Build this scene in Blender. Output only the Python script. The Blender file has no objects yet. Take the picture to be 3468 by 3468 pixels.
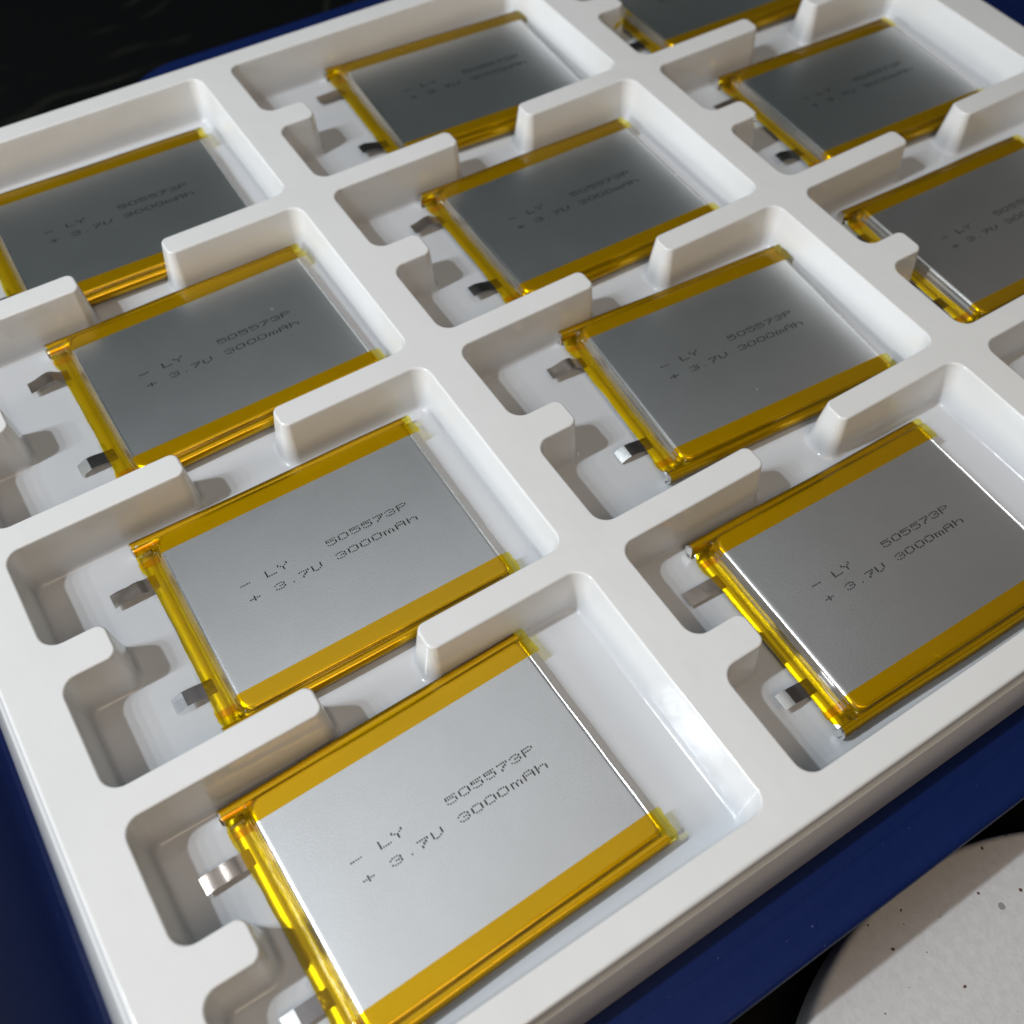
import bpy, bmesh, math, random
from mathutils import Vector, Matrix, noise
from mathutils.geometry import tessellate_polygon
random.seed(7)
K = 0.001                                   # all sizes below are millimetres
scene = bpy.context.scene
C = scene.collection

# ------------------------------------------------------------------ camera
cam_d = bpy.data.cameras.new('camera'); cam = bpy.data.objects.new('camera', cam_d); C.objects.link(cam)
right = Vector((0.84099482, -0.54069543, 0.01939487))
down = Vector((-0.44032265, -0.70482585, -0.55618026))
fwd = Vector((0.31439413, 0.45920472, -0.83083534))
M = Matrix((right, -down, -fwd)).transposed().to_4x4()
M.translation = Vector((27.753, -319.2916, 211.6654)) * K
cam.matrix_world = M
cam_d.sensor_fit = 'HORIZONTAL'; cam_d.sensor_width = 36.0
cam_d.lens = 3552.0 / 3468.0 * 36.0
cam_d.clip_start = 0.005; cam_d.clip_end = 50
cam_d.dof.use_dof = True; cam_d.dof.focus_distance = 0.254; cam_d.dof.aperture_fstop = 13.0
scene.camera = cam

# ------------------------------------------------------------------ light
w = bpy.data.worlds.new('World'); scene.world = w; w.use_nodes = True
bg = w.node_tree.nodes['Background']; bg.inputs[0].default_value = (0.66, 1.0, 0.98, 1); bg.inputs[1].default_value = 0.021

def area(name, loc, target, size, power, col, shape='DISK'):
    l = bpy.data.lights.new(name, 'AREA'); l.shape = shape; l.size = size * K; l.energy = power; l.color = col
    o = bpy.data.objects.new(name, l); C.objects.link(o)
    o.location = Vector(loc) * K
    o.rotation_euler = (Vector(target) - Vector(loc)).to_track_quat('-Z', 'Y').to_euler()
    return o
for i, (x, y, p) in enumerate(((-385, -78, .52), (-480, -84, .24), (-560, -76, .17), (-680, -82, .20))):
    area('led_lamp', (x, y, 700), (150, -150, 0), 30, p * 4.6, (0.86, 0.935, 1.0))
area('overhead_fill', (235, 190, 1500), (235, 190, 0), 1180, 1.95, (0.97, 0.98, 1.0))  # added overhead fill, placed to brighten the near foil faces
area('far_warm_fill', (1500, 120, 1400), (250, -150, 0), 900, .25, (1.0, 0.78, 0.68))  # added dim warm glow for the middle-column foil to reflect
area('front_warm_fill', (0, -850, 950), (100, -150, 0), 600, 2.9, (1.0, 0.79, 0.58))  # added warm fill for the pocket walls that face the camera
area('low_left_fill', (-1100, -140, 400), (120, -150, -10), 380, 6.5, (0.93, 0.97, 1.0))  # added low fill from the left, brightens the right-hand pocket walls

scene.view_settings.view_transform = 'Standard'; scene.view_settings.look = 'None'
scene.view_settings.exposure = 0.14; scene.view_settings.gamma = 1.0
scene.cycles.max_bounces = 12; scene.cycles.transparent_max_bounces = 16

# ------------------------------------------------------------------ materials
def mat(name):
    m = bpy.data.materials.new(name); m.use_nodes = True
    nt = m.node_tree
    for n in list(nt.nodes): nt.nodes.remove(n)
    return m, nt, nt.nodes.new('ShaderNodeOutputMaterial')
def node(nt, t, **kw):
    n = nt.nodes.new(t)
    for k, v in kw.items():
        if k.startswith('_'): setattr(n, k[1:], v)
        else: n.inputs[k.replace('__', ' ')].default_value = v
    return n
def coords(nt): return nt.nodes.new('ShaderNodeTexCoord').outputs['Object']
def nz(nt, co, scale, detail=3, rough=.55):
    n = node(nt, 'ShaderNodeTexNoise', Scale=scale, Detail=detail, Roughness=rough); nt.links.new(co, n.inputs['Vector']); return n.outputs['Fac']
def ramp(nt, fac, stops):
    r = nt.nodes.new('ShaderNodeValToRGB'); e = r.color_ramp.elements
    while len(e) > 2: e.remove(e[-1])
    for i, (p, c) in enumerate(stops):
        if i >= len(e): e.new(p)
        e[i].position = p; e[i].color = tuple(c) + (1,) if len(c) == 3 else c
    nt.links.new(fac, r.inputs[0]); return r.outputs[0]
def bump(nt, h, strength, dist, normal=None):
    b = node(nt, 'ShaderNodeBump', Strength=strength, Distance=dist); nt.links.new(h, b.inputs['Height'])
    if normal: nt.links.new(normal, b.inputs['Normal'])
    return b.outputs[0]
def specks(nt, co, scale, size, seed=0.0):
    """tiny sparse dots: 1 inside a dot, 0 outside"""
    mp = node(nt, 'ShaderNodeMapping'); mp.inputs['Location'].default_value = (seed, seed * 1.7, seed * .3)
    nn = node(nt, 'ShaderNodeTexNoise', Scale=scale * 14, Detail=2); nt.links.new(co, nn.inputs['Vector'])
    va = node(nt, 'ShaderNodeVectorMath', _operation='MULTIPLY_ADD'); nt.links.new(nn.outputs['Color'], va.inputs[0])
    va.inputs[1].default_value = (.07 / scale,) * 3; nt.links.new(co, va.inputs[2])
    nt.links.new(va.outputs[0], mp.inputs['Vector'])
    v = node(nt, 'ShaderNodeTexVoronoi', _voronoi_dimensions='2D', Scale=scale); nt.links.new(mp.outputs[0], v.inputs['Vector'])
    rnd = nt.nodes.new('ShaderNodeSeparateColor'); nt.links.new(v.outputs['Color'], rnd.inputs[0])
    sel = node(nt, 'ShaderNodeMath', _operation='POWER'); nt.links.new(rnd.outputs[0], sel.inputs[0]); sel.inputs[1].default_value = 3
    mu = node(nt, 'ShaderNodeMath', _operation='MULTIPLY'); nt.links.new(sel.outputs[0], mu.inputs[0]); mu.inputs[1].default_value = size
    lt = node(nt, 'ShaderNodeMath', _operation='LESS_THAN'); nt.links.new(v.outputs['Distance'], lt.inputs[0]); nt.links.new(mu.outputs[0], lt.inputs[1])
    return lt.outputs[0]
def mixc(nt, fac, a, b):
    m = nt.nodes.new('ShaderNodeMix'); m.data_type = 'RGBA'
    nt.links.new(fac, m.inputs[0])
    for s, i in ((a, 6), (b, 7)):
        if isinstance(s, tuple): m.inputs[i].default_value = s + (1,)
        else: nt.links.new(s, m.inputs[i])
    return m.outputs[2]

def plastic(name, col, rough, scale_bump=60, amt=.05, fine=.04, speck=None, spec=.5, low_col=None, sss=0.0, coat=0.0, mottled=0.04):
    m, nt, out = mat(name); co = coords(nt)
    p = node(nt, 'ShaderNodeBsdfPrincipled', Roughness=rough)
    n1 = nz(nt, co, 35, 4)
    base = mixc(nt, n1, tuple(c * (1 - mottled) for c in col), tuple(min(1, c * (1 + mottled)) for c in col))
    if speck:
        base = mixc(nt, specks(nt, co, speck[1], speck[2]), base, speck[0])
    if low_col:        # colour turns duller and slightly bluer towards the pocket floors
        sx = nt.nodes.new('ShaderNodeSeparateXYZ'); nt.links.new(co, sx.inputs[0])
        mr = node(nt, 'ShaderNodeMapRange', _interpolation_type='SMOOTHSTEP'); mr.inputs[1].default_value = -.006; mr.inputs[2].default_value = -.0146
        nt.links.new(sx.outputs['Z'], mr.inputs[0]); base = mixc(nt, mr.outputs[0], base, low_col)
    nt.links.new(base, p.inputs['Base Color'])
    r = node(nt, 'ShaderNodeMapRange'); r.inputs[3].default_value = rough * .8; r.inputs[4].default_value = rough * 1.25
    nt.links.new(nz(nt, co, 90, 3), r.inputs[0]); nt.links.new(r.outputs[0], p.inputs['Roughness'])
    b = bump(nt, nz(nt, co, scale_bump, 2), amt, .002)
    b = bump(nt, nz(nt, co, 420, 2), fine, .0006, b)
    b = bump(nt, nz(nt, co, 1600, 2), fine, .0002, b)
    nt.links.new(b, p.inputs['Normal'])
    if sss:
        p.inputs['Subsurface Weight'].default_value = sss; p.inputs['Subsurface Radius'].default_value = (1, .8, .55); p.inputs['Subsurface Scale'].default_value = .0015
    p.inputs['Specular IOR Level'].default_value = spec
    if coat: p.inputs['Coat Weight'].default_value = coat
    nt.links.new(p.outputs[0], out.inputs[0]); return m

M_TRAY = plastic('white_moulded_plastic', (.76, .752, .742), .13, 70, .10, .03, speck=((.12, .10, .09), 55, .005), low_col=(.585, .595, .615))
M_BLUE = plastic('blue_plastic', (.005, .0135, .074), .36, 30, .12, .15, speck=((.25, .32, .45), 150, .014), spec=.14)

def metal(name, col, rough, grain, aniso=0.0, spot=True, lowbump=.0, metallic=1.0, streak=0):
    m, nt, out = mat(name)
    oi = nt.nodes.new('ShaderNodeObjectInfo'); mu = node(nt, 'ShaderNodeMath', _operation='MULTIPLY'); nt.links.new(oi.outputs['Random'], mu.inputs[0]); mu.inputs[1].default_value = 3
    ad = node(nt, 'ShaderNodeVectorMath', _operation='ADD'); nt.links.new(coords(nt), ad.inputs[0]); nt.links.new(mu.outputs[0], ad.inputs[1]); co = ad.outputs[0]
    p = node(nt, 'ShaderNodeBsdfPrincipled', Metallic=metallic)
    n1 = nz(nt, co, 60, 5, .6)
    base = mixc(nt, n1, tuple(c * .93 for c in col), tuple(min(1, c * 1.05) for c in col))
    if spot: base = mixc(nt, specks(nt, co, 130, .035, 3.3), base, (.85, .86, .88))
    hair = None
    if streak:      # sparse hairline scratches
        ve = node(nt, 'ShaderNodeTexVoronoi', _voronoi_dimensions='2D', _feature='DISTANCE_TO_EDGE', Scale=75); nt.links.new(co, ve.inputs['Vector'])
        lt = node(nt, 'ShaderNodeMath', _operation='LESS_THAN'); nt.links.new(ve.outputs['Distance'], lt.inputs[0]); lt.inputs[1].default_value = .006
        mk = ramp(nt, nz(nt, co, 130, 2), ((.715, (0, 0, 0)), (.76, (.8, .8, .8))))
        hm = node(nt, 'ShaderNodeMath', _operation='MULTIPLY'); nt.links.new(lt.outputs[0], hm.inputs[0]); nt.links.new(mk, hm.inputs[1]); hair = hm.outputs[0]
        base = mixc(nt, hair, base, (.97, .97, .97))
        mt = node(nt, 'ShaderNodeMath', _operation='SUBTRACT'); mt.inputs[0].default_value = 1; nt.links.new(hair, mt.inputs[1]); nt.links.new(mt.outputs[0], p.inputs['Metallic'])
    nt.links.new(base, p.inputs['Base Color'])
    r = node(nt, 'ShaderNodeMapRange'); r.inputs[3].default_value = rough * .96; r.inputs[4].default_value = rough * 1.04
    nt.links.new(nz(nt, co, 110, 4), r.inputs[0]); nt.links.new(r.outputs[0], p.inputs['Roughness'])
    b = bump(nt, nz(nt, co, 2600, 3, .7), grain, .00015)
    if streak:
        ms = node(nt, 'ShaderNodeMapping'); ms.inputs['Scale'].default_value = (14, 130, 1); nt.links.new(co, ms.inputs['Vector'])
        b = bump(nt, nz(nt, ms.outputs[0], 1, 3, .5), streak, .0012, b)
        b = bump(nt, nz(nt, co, 45, 1), streak * 3.2, .0025, b)
    if lowbump: b = bump(nt, nz(nt, co, 110, 2), lowbump, .001, b)
    nt.links.new(b, p.inputs['Normal'])
    nt.links.new(p.outputs[0], out.inputs[0]); return m
M_FOIL = metal('satin_aluminium_laminate', (.86, .87, .88), .33, .26, streak=.011)
M_FOILEDGE = metal('bright_aluminium_laminate', (.86, .85, .83), .27, .15, lowbump=.05)
M_NICKEL = metal('nickel_strip', (.50, .43, .38), .30, .2, spot=False, lowbump=.35)
M_DARKNI = metal('dark_nickel_strip', (.26, .24, .235), .30, .15, spot=False, lowbump=.12)
M_TIP = metal('brushed_aluminium_tip', (.86, .86, .84), .34, .5, spot=False, lowbump=.1)

def tape(name, tint, body, mixf, rough=.07, wr=.25):
    m, nt, out = mat(name); co = coords(nt)
    tr = node(nt, 'ShaderNodeBsdfTransparent'); tr.inputs[0].default_value = tint + (1,)
    df = node(nt, 'ShaderNodeBsdfDiffuse'); df.inputs[0].default_value = body + (1,)
    tl = node(nt, 'ShaderNodeBsdfTranslucent'); tl.inputs[0].default_value = body + (1,)
    a = nt.nodes.new('ShaderNodeMixShader'); a.inputs[0].default_value = .45
    nt.links.new(df.outputs[0], a.inputs[1]); nt.links.new(tl.outputs[0], a.inputs[2])
    b = nt.nodes.new('ShaderNodeMixShader')
    r = node(nt, 'ShaderNodeMapRange'); r.inputs[3].default_value = mixf * .75; r.inputs[4].default_value = mixf * 1.3
    nt.links.new(nz(nt, co, 150, 3), r.inputs[0]); nt.links.new(r.outputs[0], b.inputs[0])
    nt.links.new(tr.outputs[0], b.inputs[1]); nt.links.new(a.outputs[0], b.inputs[2])
    g = node(nt, 'ShaderNodeBsdfGlossy', Roughness=rough)
    bp = bump(nt, nz(nt, co, 170, 3), wr, .0008)
    nt.links.new(bp, g.inputs['Normal'])
    fr = node(nt, 'ShaderNodeFresnel', IOR=1.36); nt.links.new(bp, fr.inputs['Normal'])
    c = nt.nodes.new('ShaderNodeMixShader'); nt.links.new(fr.outputs[0], c.inputs[0])
    nt.links.new(b.outputs[0], c.inputs[1]); nt.links.new(g.outputs[0], c.inputs[2])
    nt.links.new(c.outputs[0], out.inputs[0]); return m
M_TAPE = tape('amber_film_tape', (.99, .77, .012), (.77, .445, .002), .17, .08, .12)
M_TAPE2 = tape('amber_film_tape_wrinkled', (.98, .80, .04), (.78, .48, .004), .20, .26, .2)
M_TAPEEND = tape('amber_film_tape_single_layer', (.97, .90, .22), (.72, .52, .02), .18, .10, .3)
M_CLEAR = tape('clear_film', (.93, .94, .95), (.8, .8, .8), .05, .05, .5)

m, nt, out = mat('black_ink'); p = node(nt, 'ShaderNodeBsdfPrincipled', Roughness=.6); p.inputs['Base Color'].default_value = (.006, .006, .009, 1); p.inputs['Specular IOR Level'].default_value = .1
nt.links.new(p.outputs[0], out.inputs[0]); M_INK = m

# black cloth with a faint swirling weave
m, nt, out = mat('black_patterned_cloth'); co = coords(nt)
p = node(nt, 'ShaderNodeBsdfPrincipled', Roughness=.7)
wv = node(nt, 'ShaderNodeTexWave', _wave_type='RINGS', _rings_direction='Z', Scale=17.0, Distortion=11.0, Detail=1.0); wv.inputs['Detail Scale'].default_value = .8
mp = node(nt, 'ShaderNodeMapping'); mp.inputs['Location'].default_value = (-.10, -.23, 0); nt.links.new(co, mp.inputs['Vector']); nt.links.new(mp.outputs[0], wv.inputs['Vector'])
msk = ramp(nt, nz(nt, co, 22, 2), ((.46, (0, 0, 0)), (.6, (1, 1, 1))))
line = ramp(nt, wv.outputs['Fac'], ((.86, (0, 0, 0)), (.99, (1, 1, 1))))
mm = node(nt, 'ShaderNodeMath', _operation='MULTIPLY'); nt.links.new(msk, mm.inputs[0]); nt.links.new(line, mm.inputs[1])
nt.links.new(mixc(nt, mm.outputs[0], (.0016, .0018, .002), (.011, .012, .009)), p.inputs['Base Color'])
p.inputs['Specular IOR Level'].default_value = .12
nt.links.new(bump(nt, nz(nt, co, 1800, 2), .5, .0003), p.inputs['Normal'])
nt.links.new(p.outputs[0], out.inputs[0]); M_CLOTH = m

# white mottled pad
m, nt, out = mat('white_mottled_pad'); co = coords(nt)
p = node(nt, 'ShaderNodeBsdfPrincipled', Roughness=.62)
base = ramp(nt, nz(nt, co, 420, 5, .7), ((.3, (.51, .495, .495)), (.55, (.555, .54, .545)), (.75, (.59, .58, .585))))
base = mixc(nt, specks(nt, co, 110, .055, 1.1), base, (.10, .055, .04))
base = mixc(nt, specks(nt, co, 60, .06, 5.1), base, (.26, .25, .24))
blob = ramp(nt, nz(nt, co, 55, 5, .8), ((.74, (0, 0, 0)), (.82, (1, 1, 1))))
base = mixc(nt, blob, base, (.33, .32, .30))
nt.links.new(base, p.inputs['Base Color'])
nt.links.new(bump(nt, nz(nt, co, 420, 4, .6), .28, .0006), p.inputs['Normal'])
nt.links.new(p.outputs[0], out.inputs[0]); M_PAD = m

# ------------------------------------------------------------------ helpers
def new_obj(name, bm, mats, parent=None, smooth=True, wn=False):
    me = bpy.data.meshes.new(name)
    bmesh.ops.recalc_face_normals(bm, faces=bm.faces)
    for v in bm.verts: v.co *= K
    bm.to_mesh(me); bm.free()
    for mm_ in (mats if isinstance(mats, (list, tuple)) else [mats]): me.materials.append(mm_)
    if smooth:
        for f in me.polygons: f.use_smooth = True
    o = bpy.data.objects.new(name, me); C.objects.link(o)
    if parent: o.parent = parent
    if wn:
        md = o.modifiers.new('normals', 'WEIGHTED_NORMAL'); md.mode = 'FACE_AREA'; md.weight = 80; md.keep_sharp = False
    return o

def rounded(points, radii, inset, n=8):
    """closed CCW polygon -> ring of points with rounded corners, moved inwards by inset"""
    out = []; N = len(points)
    for i in range(N):
        p0, p1, p2 = (Vector(points[(i + k) % N]) for k in (-1, 0, 1))
        a = (p0 - p1).normalized(); b = (p2 - p1).normalized()
        d1 = (p1 - p0).normalized(); d2 = (p2 - p1).normalized()
        cross = d1.x * d2.y - d1.y * d2.x
        conv = cross > 0
        ang = math.acos(max(-1, min(1, a.dot(b))))
        r = radii[i]
        cen = p1 + (a + b).normalized() * (r / math.sin(ang / 2))
        rr = max(.05, r - inset if conv else r + inset)
        n1 = Vector((d1.y, -d1.x)); n2 = Vector((d2.y, -d2.x))     # outward normals of a CCW ring
        if not conv: n1, n2 = -n1, -n2
        t1 = math.atan2(n1.y, n1.x); t2 = math.atan2(n2.y, n2.x)
        dt = t2 - t1
        while dt > math.pi: dt -= 2 * math.pi
        while dt < -math.pi: dt += 2 * math.pi
        for k in range(n + 1):
            t = t1 + dt * k / n
            out.append((cen.x + rr * math.cos(t), cen.y + rr * math.sin(t)))
    return out
def densify(ring, step):
    out = []
    for i, a in enumerate(ring):
        b = ring[(i + 1) % len(ring)]; d = math.hypot(b[0] - a[0], b[1] - a[1]); k = max(1, int(d / step))
        for j in range(k): out.append((a[0] + (b[0] - a[0]) * j / k, a[1] + (b[1] - a[1]) * j / k))
    return out
def add_ring(bm, ring, z): return [bm.verts.new((x, y, z)) for x, y in ring]
def bridge(bm, a, b, mi=0):
    n = len(a)
    for i in range(n):
        try:
            f = bm.faces.new((a[i], a[(i + 1) % n], b[(i + 1) % n], b[i])); f.material_index = mi
        except ValueError: pass
def fill_rings(bm, loops, mi=0):
    flat = [v for l in loops for v in l]
    for t in tessellate_polygon([[v.co.copy() for v in l] for l in loops]):
        try:
            f = bm.faces.new([flat[i] for i in t]); f.material_index = mi
        except ValueError: pass

# ------------------------------------------------------------------ setting: cloth, pad, blue box
bm = bmesh.new(); add = [bm.verts.new(p) for p in ((-3000, -3000, -64), (3500, -3000, -64), (3500, 3500, -64), (-3000, 3500, -64))]; bm.faces.new(add)
o = new_obj('tabletop', bm, M_CLOTH, smooth=False); o['kind'] = 'structure'; o['label'] = 'black cloth with faint swirls under everything'

bm = bmesh.new(); prev = None
cx, cy, R = 150, -396, 79.8
for dr, z in ((0, -63.9), (0, -52.6), (-.25, -51.4), (-.9, -50.5), (-2.0, -50.0), (-40, -49.9)):
    ring = add_ring(bm, [(cx + (R + dr) * math.cos(t * 2 * math.pi / 160), cy + (R + dr) * math.sin(t * 2 * math.pi / 160)) for t in range(160)], z)
    if prev: bridge(bm, prev, ring)
    prev = ring
bm.faces.new(prev)
o = new_obj('round_pad', bm, M_PAD, wn=True)
o['label'] = 'white mottled round pad with brown specks beside the blue box'; o['category'] = 'pad'

out_pts = [(-62, -318.7), (450, -318.7), (450, 45.5), (108, 45.5), (60, 4), (-20, -75), (-62, -110)]  # back-left corner cut away so the shape imitates blue fading into shade
rad = [10, 12, 14, 30, 60, 60, 30]
bm = bmesh.new(); prev = None
for ins, z in ((4.5, -63.8), (1.0, -24.5), (.1, -22.6), (0, -21.9), (.25, -21.2), (.9, -20.6), (1.9, -20.5), (2.6, -20.7), (3.6, -20.82), (5.2, -20.86), (6.6, -20.84), (7.8, -20.74), (9.0, -20.84), (10.2, -20.86), (11.4, -20.80), (12.8, -20.74), (14, -20.82), (15.5, -20.86), (20, -20.86)):
    ring = add_ring(bm, rounded(out_pts, rad, ins, 12), z)
    if prev: bridge(bm, prev, ring)
    prev = ring
fill_rings(bm, [prev])
o = new_obj('blue_box', bm, M_BLUE, wn=True)
o['label'] = 'deep blue plastic box with ridged edge carrying the white tray'; o['category'] = 'box'

# raised left wall of the blue box, leaning outwards
prof = [(-19.0, -20.95), (-20.6, -20.3), (-21.6, -19.4), (-22.6, -18.0), (-24.5, -14.6), (-28, -8.6), (-32, -1.8), (-35, 3.0), (-36.4, 4.8), (-37.8, 5.7), (-39.4, 5.9), (-41, 5.2), (-41.9, 3.6), (-43.5, -5), (-47, -22)]
bm = bmesh.new(); rows = []
for k in range(24):
    y = -316.5 + 215 * k / 23
    q = min(1, min(k, 23 - k) / 3)
    rows.append([(x + .5 * math.sin(y * .03), y, -20.95 + (z + 20.95) * math.sin(q * math.pi / 2)) for x, z in prof])
strip_rows = [[bm.verts.new(p) for p in r] for r in rows]
for a_, b_ in zip(strip_rows, strip_rows[1:]):
    for i in range(len(a_) - 1): bm.faces.new((a_[i], a_[i + 1], b_[i + 1], b_[i]))
new_obj('raised_wall', bm, M_BLUE, o)

# ------------------------------------------------------------------ white moulded tray
PX, PY, W, TR, LT, YA, YB = 124.0, 74.63, 113.57, 6.95, 13.43, 29.39, 38.3
S1, S2 = 45.75, 72.4
def column_outline(x0):
    """cavity of one column of four joined pockets, CCW, with the radius of each corner"""
    P, Rr = [], []
    def a(x, y, r): P.append((x0 + x, y)); Rr.append(r)
    RC, RS, RT = 4.3, 2.0, 2.2
    bottom = -(4 * PY - TR)
    # down the left side
    for r in range(4):
        y0 = -r * PY
        a(0, y0, RC); a(0, y0 - YA, RC); a(LT, y0 - YA, RT); a(LT, y0 - YB, RT); a(0, y0 - YB, RC); a(0, y0 - PY + TR, RC)
        if r < 3:
            a(S1, y0 - PY + TR, RS); a(S1, y0 - PY, RS)
    # bottom right and up the right side
    for r in (3, 2, 1, 0):
        y0 = -r * PY
        a(W, y0 - PY + TR, RC); a(W, y0, RC)
        if r > 0:
            a(S2, y0, RS); a(S2, y0 + TR, RS)
    return P, Rr
WALL = ((-.42, 0), (-.30, -.012), (-.12, -.06), (.04, -.17), (.16, -.36), (.24, -.65), (.55, -3.2), (.95, -7.0), (1.42, -11.3),
        (1.62, -13.1), (1.72, -13.8), (1.95, -14.4), (2.3, -14.75), (2.75, -14.88), (3.1, -14.9))
def wob(v):      # thermoformed sheet is never quite flat
    q = v * .011
    return .32 * noise.noise(Vector((q.x * 1.3, q.y * 1.3, 0))) + .10 * noise.noise(Vector((q.x * 5, q.y * 5, 3)))
bm = bmesh.new(); tops = []
for j in range(3):
    P, Rr = column_outline(j * PX)
    prev = None
    for ins, z in WALL:
        ring = add_ring(bm, rounded(P, Rr, ins, 7), z)
        if prev: bridge(bm, prev, ring)
        else: tops.append(ring)
        prev = ring
    fill_rings(bm, [prev])
ox = [(-11.4, -298.6), (376.5, -298.6), (376.5, 7.4), (-11.4, 7.4)]
prev = None
for off, z in ((-.75, 0), (-.5, -.03), (-.2, -.15), (.05, -.42), (.18, -.9), (.35, -1.9), (.5, -2.9), (.62, -3.4), (1.05, -3.75), (1.3, -4.05), (1.4, -4.9), (2.6, -8), (3.4, -13), (4.0, -17.4), (4.2, -19.2), (4.25, -19.9), (4.2, -20.15)):
    ring = add_ring(bm, densify(rounded(ox, [9] * 4, -off, 10), 12), z)
    for v in ring:                         # left side flares and bows outwards towards the front corner
        if v.co.x < 0 and z < -.3: v.co.x -= (.6 + 2.2 * max(0, min(1, (-v.co.y - 120) / 170))) * min(1, -z / 14)
    if prev: bridge(bm, prev, ring)
    else: outer = ring
    prev = ring
fill_rings(bm, [outer] + tops)
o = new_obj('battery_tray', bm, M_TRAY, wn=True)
o['label'] = 'white moulded plastic tray with three columns of four pockets'; o['category'] = 'tray'

# ------------------------------------------------------------------ batteries
FONT = {'5': '11111 10000 11110 00001 00001 10001 01110', '0': '01110 10001 10001 10001 10001 10001 01110',
 '7': '11111 00001 00010 00110 00100 01000 01000', '3': '01110 10001 00001 00110 00001 10001 01110',
 'P': '11110 10001 10001 11110 10000 10000 10000', 'L': '10000 10000 10000 10000 10000 10000 11111',
 'Y': '10001 10001 01010 00100 00100 00100 00100', '-': '00000 00000 00000 11111 00000 00000 00000',
 '+': '00000 00100 00100 11111 00100 00100 00000', '.': '00000 00000 00000 00000 00000 00000 00100',
 'V': '10001 10001 10001 10001 10001 10010 01100', 'm': '00000 00000 11010 10101 10101 10101 10101',
 'A': '01110 10001 10001 11111 10001 10001 10001', 'h': '10000 10000 10110 11001 10001 10001 10001', ' ': '00000 ' * 7}
LINES = (('-' + ' LY   505573P', 12.2, 4.12), ('+ 3.7V 3000mAh', 12.55, -.48))
def text_bm(rnd):
    bm = bmesh.new(); ta = rnd.uniform(-.007, .007); du, dv = rnd.uniform(-.3, .3), rnd.uniform(-.3, .3)
    for s, u0, vt in LINES:
        for i, ch in enumerate(s):
            jit = rnd.uniform(-.07, .07); jv = rnd.uniform(-.05, .05)
            for r, row in enumerate(FONT[ch].split()):
                for c, b in enumerate(row):
                    if b == '1':
                        x = u0 + i * 3.315 + c * .565 + jit + rnd.uniform(-.02, .02) - (6 - r) * .0
                        y = vt - r * .262 + jv + rnd.uniform(-.015, .015)
                        x, y = x + du - ta * (y - 1), y + dv + ta * (x - 35)
                        rr = .215 + rnd.uniform(-.02, .02)
                        bm.faces.new([bm.verts.new((x + rr * .92 * math.cos(t), y + rr * math.sin(t), 5.016)) for t in [k * math.pi / 3.5 for k in range(7)]])
    return bm

def rrect(uL, uR, v, rl, rr_, n=6):
    pts = [(uL, -v), (uR, -v), (uR, v), (uL, v)]
    return rounded(pts, [rl, rr_, rr_, rl], 0, n)
BODY = ((.75, 69.3, 26.2, 5.0), (.35, 69.75, 26.7, 4.97), (0, 70.1, 27.0, 4.87), (-.28, 70.35, 27.2, 4.62), (-.48, 70.48, 27.28, 4.2), (-.62, 70.55, 27.3, 3.75),
        (-.95, 70.58, 27.32, 3.42), (-1.15, 70.62, 27.34, 2.95), (-1.35, 70.7, 27.34, 2.3), (-1.62, 70.8, 27.34, 1.8), (-1.95, 70.9, 27.3, 1.62), (-1.95, 71.0, 27.2, .2))
def body_bm():
    bm = bmesh.new(); prev = None
    for k, (uL, uR, v, z) in enumerate(BODY):
        ring = add_ring(bm, densify(rrect(uL, uR, v, 3.1, 1.2), 1e9), z)
        if prev: bridge(bm, prev, ring, 1 if k > 1 else 0)
        else: bm.faces.new(ring)
        prev = ring
    bm.faces.new(list(reversed(prev)))
    return bm
def zend(u):
    tab = ((-9, 1.72), (-1.9, 1.74), (-1.6, 1.88), (-1.3, 2.4), (-1.1, 3.0), (-.9, 3.5), (-.6, 3.85), (-.45, 4.25), (-.28, 4.68), (0, 4.93), (.35, 5.03), (.75, 5.06), (70, 5.06), (70.6, 4.99), (73.5, 4.55))
    for (a, za), (b, zb) in zip(tab, tab[1:]):
        if a <= u <= b: return za + (zb - za) * (u - a) / (b - a)
    return tab[0][1] if u < 0 else tab[-1][1]
SEAM = ((27.5, 4.12), (27.85, 4.2), (28.5, 4.3), (29.15, 4.1), (29.65, 3.5), (29.85, 2.6), (29.65, 1.6), (29.1, .85), (28.2, .45), (27.2, .35))
def strip(bm, rows):
    g = [[bm.verts.new(p) for p in r] for r in rows]
    for a, b in zip(g, g[1:]):
        for i in range(len(a) - 1): bm.faces.new((a[i], a[i + 1], b[i + 1], b[i]))
    return g
def seam_bm(s, rnd):
    bm = bmesh.new(); rows = []; us = [-6.2, -5.6, -4, -2, 0] + [i * 5 for i in range(1, 14)] + [69, 70.8]
    ph = rnd.uniform(0, 9)
    for u in us:
        k = .12 * math.sin(u * .11 + ph)
        rows.append([(u + (.25 * math.sin(i * 2.1 + ph) if u in (-6.2, 70.8) else 0), s * (v + (k if i > 0 else 0) - .02 * i * 0), z) for i, (v, z) in enumerate(SEAM)])
    g = strip(bm, rows)
    for r in (g[0], g[-1]): bm.faces.new([bm.verts.new(v.co) for v in r])
    return bm, ph
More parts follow.
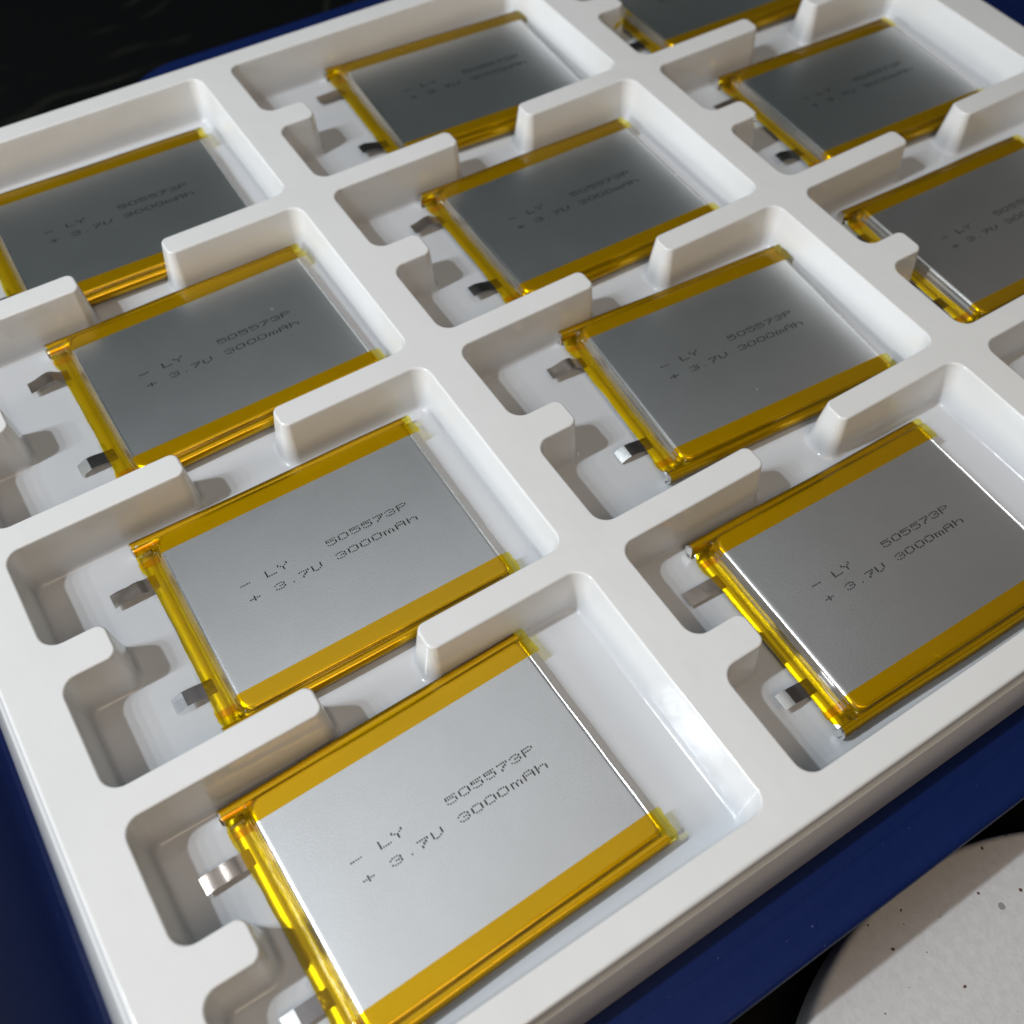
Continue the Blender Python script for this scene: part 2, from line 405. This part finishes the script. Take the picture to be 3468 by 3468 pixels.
def side_tape_bm(s, rnd, ph, inner=22.2):
    bm = bmesh.new()
    us = [-5.9, -5.4, -4.8, -4.2, -3.6, -3, -2.4, -1.95, -1.6, -1.3, -1.1, -.9, -.6, -.28, 0, .35, .8] + [2.5 + i * 2.25 for i in range(30)] + [69.4, 70.0, 70.5, 71.0, 71.6, 72.2, 72.9]
    sd = rnd.uniform(0, 100); rows = []
    tilt = rnd.uniform(-.3, .3)
    e_in = [rnd.uniform(-.18, .18) for _ in range(30)]
    for iu, u in enumerate(us):
        k = .12 * math.sin(u * .11 + ph)
        zt = zend(u)
        prof = []
        inn = inner + tilt * (u / 70 - .5)
        tops = (inn, inn + 1.1, inn + 2.3, 25.6, 26.4, 26.95, 27.36)
        for i, v in enumerate(tops):
            drop = (0, 0, 0, 0, .0, .05, .30)[i]
            z = zt - (drop if 0 < u < 70.5 else drop * .6)
            if u < 0:      # tape climbs from the low terrace up onto the folded seam
                f = max(0, min(1, (v - 25.0) / 2.4)); f = f * f * (3 - 2 * f); z = zt * (1 - f) + 4.2 * f
            prof.append((v, z))
        for i, (v, z) in enumerate(SEAM[:-1]):
            prof.append((v + .10 + k, z + .07))
        row = []
        for i, (v, z) in enumerate(prof):
            uu = u
            if iu == 0: uu += e_in[i] - .25 * (i < 6) * math.sin(i)
            if iu == len(us) - 1: uu += (.09 if i % 2 else -.09) + .14 * math.sin(i * .9 + sd)
            wz = 0
            if u < -1.2: wz = .28 * noise.noise(Vector((u * 1.1 + sd, v * 1.1, 0))) + .06
            elif u > 71: wz = .10 * noise.noise(Vector((u * .9 + sd, v * .8, 0))) * (u - 71)
            row.append((uu, s * (v + .5 * wz * (i > 6)), z + wz * (i <= 8)))
        rows.append(row)
    strip(bm, rows)
    for f in bm.faces:
        if f.calc_center_median().x > 71.0: f.material_index = 1
    return bm
def seal_bm():
    bm = bmesh.new(); rows = []
    for i in range(29):
        v = -27 + i * 54 / 28; q = .05 * math.sin(v * .7)
        rows.append([(-5.5 + q, v, 1.42), (-5.5 + q, v, 1.60), (-3.4, v, 1.66), (-1.6, v, 1.66), (-1.6, v, 1.3)])
    strip(bm, rows); return bm
def end_tape_bm(rnd):
    bm = bmesh.new(); rows = []; sd = rnd.uniform(0, 100); n = 64
    bow = rnd.uniform(.1, .9); k0 = rnd.uniform(-.2, .5)
    for i in range(n + 1):
        t = i / n; v = -24.3 + 48.4 * t
        uo = -5.9 - k0 * (t) + bow * math.sin(math.pi * t) * .55 + .35 * noise.noise(Vector((v * .16, sd, 0))) + .12 * noise.noise(Vector((v * 1.1, sd, 4)))
        if t > .93 or t < .05: uo -= .35
        ui = -1.3 - .3 * abs(noise.noise(Vector((v * .09, sd, 2)))) - .25 * math.sin(math.pi * t)
        row = []
        for j in range(9):
            f = j / 8; u = uo + (ui - uo) * f
            z = 1.80 + .10 * noise.noise(Vector((u * .9, v * .5, sd))) + .05 * noise.noise(Vector((u * 2.5, v * 2.2, sd)))
            if u < -5.6: z -= .30 * (-5.6 - u)
            for tv in (17.5, -15.6):     # lump over each tab
                if abs(v - tv) < 2.6: z += .13 * max(0, 1 - (abs(v - tv) / 2.6) ** 4)
            z = max(z, zend(u) + .05)
            row.append((u, v, z))
        rows.append(row)
    strip(bm, rows); return bm
def tab_bm(v0, w_, pts, th=.09, skew=0.0):
    """flat metal strip: pts = (u, z) along its length"""
    bm = bmesh.new(); top = []; bot = []
    for i, (u, z) in enumerate(pts):
        d = (pts[0][0] - u) * skew
        top.append([(u, v0 - w_ / 2 + d, z), (u, v0 + d, z + .015), (u, v0 + w_ / 2 + d, z)])
        bot.append([(u, v0 - w_ / 2 + d, z - th), (u, v0 + d, z - th), (u, v0 + w_ / 2 + d, z - th)])
    a = strip(bm, top); b = strip(bm, bot)
    q = lambda *vs: bm.faces.new([bm.verts.new(v.co) for v in vs])
    for i in range(len(pts) - 1):
        q(a[i][0], a[i + 1][0], b[i + 1][0], b[i][0]); q(a[i][2], a[i + 1][2], b[i + 1][2], b[i][2])
    for e in (0, -1):
        for k in (0, 1): q(a[e][k], a[e][k + 1], b[e][k + 1], b[e][k])
    return bm
def weld_bm(rnd):
    bm = bmesh.new(); rows = []; n = 18
    dots = [(-4.95, -14.7), (-4.05, -14.5), (-4.9, -16.6), (-4.0, -16.4), (-4.5, -15.6)]
    for i in range(n + 1):
        row = []
        for j in range(n + 1):
            u = -5.9 + 2.7 * i / n; v = -17.5 + 3.7 * j / n; z = 1.78
            for du, dv in dots:
                r = math.hypot(u - du, v - dv)
                z += .16 * math.exp(-(r / .38) ** 2) - .2 * math.exp(-(r / .16) ** 2)
            row.append((u, v, z + .03 * rnd.random()))
        rows.append(row)
    strip(bm, rows); return bm
def film_bm(v0, rnd):
    bm = bmesh.new(); rows = []
    for i in range(9):
        v = v0 - 4.9 + i * 9.8 / 8
        rows.append([(-6.45 + rnd.uniform(-.03, .03), v, 1.55 + .05 * math.sin(i)), (-5.6, v, 1.6), (-4.6, v, 1.7)])
    strip(bm, rows); return bm
def curl_bm(rnd):
    """open end of the clear seam roll at the front corner"""
    bm = bmesh.new(); rows = []
    for i in range(11):
        t = i / 10 * math.pi * 1.25 - .25
        r = .95
        rows.append([(-6.75 + .1 * math.sin(i * 3), -28.3 - r * math.sin(t) * .9, 2.4 + r * math.cos(t) * 1.2), (-5.7, -28.3 - r * math.sin(t) * 1.0, 2.4 + r * math.cos(t) * 1.3)])
    strip(bm, rows); return bm

def battery(x, y, rot, label, seed, front='bent', back='wave', zoff=0.0, tipmat=None, pitch=0.0):
    rnd = random.Random(seed)
    e = bpy.data.objects.new('pouch_battery', None); C.objects.link(e)
    e.empty_display_size = .01
    e.location = (x * K, y * K, (-14.88 + zoff) * K); e.rotation_euler = (0, math.radians(pitch), math.radians(rot))
    e['label'] = label; e['category'] = 'battery'; e['group'] = 'pouch batteries lying in the tray pockets'
    b = new_obj('body', body_bm(), [M_FOIL, M_FOILEDGE], e, wn=True)
    new_obj('printed_text', text_bm(rnd), M_INK, e, smooth=False)
    new_obj('terminal_seal', seal_bm(), M_FOIL, e)
    for s in (1, -1):
        bm_, ph = seam_bm(s, rnd); new_obj('folded_seam', bm_, M_FOILEDGE, e)
        new_obj('side_tape', side_tape_bm(s, rnd, ph), [M_TAPE, M_TAPEEND], e)
    new_obj('end_tape', end_tape_bm(rnd), M_TAPE2, e)
    new_obj('seam_curl', curl_bm(rnd), M_CLEAR, e)
    bm = bmesh.new(); rows = []
    for i in range(25):
        v = -26.6 + 53.2 * i / 24; q = .05 * math.sin(v * .35 + seed)
        rows.append([(70.25 + q + .15 * math.sin(a_), v, 4.86 + .15 * math.cos(a_)) for a_ in [-1.9 + 3.6 * k / 7 for k in range(8)]])
    strip(bm, rows); new_obj('folded_end', bm, M_FOILEDGE, e)
    L = rnd.uniform(-.7, .4)
    if back == 'wave':
        pts = [(-3.9, 1.72), (-5.2, 1.76), (-6.4, 1.8), (-7.3, 2.0), (-8.3, 2.35), (-9.4, 2.42), (-10.4, 2.2), (-11.3, 2.1), (-12.2, 2.25), (-13.2, 2.3), (-14.2, 2.15), (-15.3 + L, 1.9)]
    elif back == 'bow':
        pts = [(-3.9, 1.72), (-5.2, 1.8), (-6.2, 2.1), (-7.2, 2.9), (-8.0, 3.5), (-9.0, 3.7), (-10.2, 3.5), (-11.4, 3.1), (-12.6, 2.7), (-13.8, 2.4), (-15.2 + L, 2.3)]
    else:
        pts = [(-3.9, 1.72), (-5.2, 1.76), (-6.4, 1.74), (-8, 1.7), (-10, 1.62), (-12, 1.5), (-14.4 + L, 1.4)]
    new_obj('positive_tab', tab_bm(17.5, 4.0, pts, skew=rnd.uniform(-.02, .02)), M_NICKEL, e)
    if front == 'bent':
        p1 = [(-3.4, 1.74), (-5.4, 1.78), (-7.2, 2.1), (-9.0, 2.35), (-10.5, 2.3)]; p2 = [(-10.45, 2.31), (-11.3, 2.0), (-12.3, 1.5), (-13.4, .9)]
    elif front == 'up':
        p1 = [(-3.4, 1.74), (-5.4, 1.8), (-7.2, 2.3), (-9.0, 2.8), (-10.3, 3.0)]; p2 = [(-10.25, 3.02), (-11.2, 3.05), (-12.2, 2.9), (-13.2, 2.7)]
    else:
        p1 = [(-3.4, 1.74), (-5.4, 1.78), (-7.2, 1.8), (-9.0, 1.75), (-10.6, 1.7)]; p2 = [(-10.5, 1.74), (-11.5, 1.72), (-12.5, 1.7), (-13.6, 1.66)]
    tb = new_obj('negative_tab', tab_bm(-15.6, 4.0, p1), M_DARKNI, e)
    new_obj('tab_tip', tab_bm(-15.6, 4.06, [(u, z + .03) for u, z in p2], .18), tipmat or M_TIP, tb)
    new_obj('weld_patch', weld_bm(rnd), M_DARKNI, tb)
    for v0 in (17.8, -15.4): new_obj('tab_film', film_bm(v0, rnd), M_CLEAR, e)
    return e

battery(23.7, -256.8, 1.4, 'bright silver pouch battery nearest the camera, in the left pocket of the front row', 1, 'flat', 'wave')
battery(31.9, -183.45, -.35, 'silver pouch battery second from the front in the left column, its tab end clear', 2, 'bent', 'wave', tipmat=M_CLEAR)
battery(36.8, -107.8, .5, 'grey pouch battery in the left column, second pocket from the black background', 3, 'bent', 'bow')
battery(34.0, -38.2, -1.2, 'rearmost pouch battery of the left column, cut off by the left photo edge', 4, 'flat', 'wave')
battery(149.6, -257.5, -1.0, 'pouch battery in the middle pocket of the front row, with a bright white tab end', 5, 'up', 'flat')
battery(161.1, -180.3, -3.9, 'tilted pouch battery in the middle column, behind the front one, crooked in its pocket', 6, 'bent', 'bow')
battery(158.3, -107.2, -1.0, 'dark pouch battery in the middle column, second from the back, with a black tab end', 7, 'up', 'bow', tipmat=M_DARKNI)
battery(162.1, -32.0, -3.0, 'blurred dark pouch battery at the back of the middle column, below the long beige wall', 8, 'up', 'flat', tipmat=M_DARKNI)
battery(268.3, -184.4, -1.6, 'pouch battery in the right column cut by the right edge, pressed against its pocket tooth', 9, 'flat', 'flat')
battery(278.9, -108.0, -2.4, 'blurred pouch battery in the right column, whole in view near the top right corner', 10, 'up', 'flat', tipmat=M_DARKNI)
battery(272.0, -29.7, -1.0, 'almost black pouch battery cut off by the top edge of the photo', 11, 'flat', 'bow', tipmat=M_DARKNI)

# a loose strip of amber tape curling off the last battery towards the pocket tooth
last = [o for o in C.objects if o.name.startswith('pouch_battery')][-1]
path = [(-4.5, 5.5, 1.9), (-4.2, 4.0, 4.6), (-4.6, 1.5, 7.4), (-6.4, -2.2, 9.3), (-8.6, -6.4, 10.0), (-10.6, -9.8, 9.9), (-13.2, -10.9, 9.3), (-16.2, -11.2, 8.6)]
wid = [(.6, 1.0, .3), (.7, .9, .3), (.7, .7, .5), (.7, .5, .7), (.7, .2, .8), (.5, 0, 1.0), (.2, 0, 1.1), (0, 0, 1.1)]
bm = bmesh.new(); rows = []
for i in range(len(path) - 1):
    for k in range(4):
        t = k / 4
        p = Vector(path[i]).lerp(Vector(path[i + 1]), t); d = Vector(wid[i]).lerp(Vector(wid[i + 1]), t) * 1.05
        rows.append([tuple(p - d), tuple(p), tuple(p + d)])
strip(bm, rows); new_obj('loose_tape', bm, M_TAPE2, last)
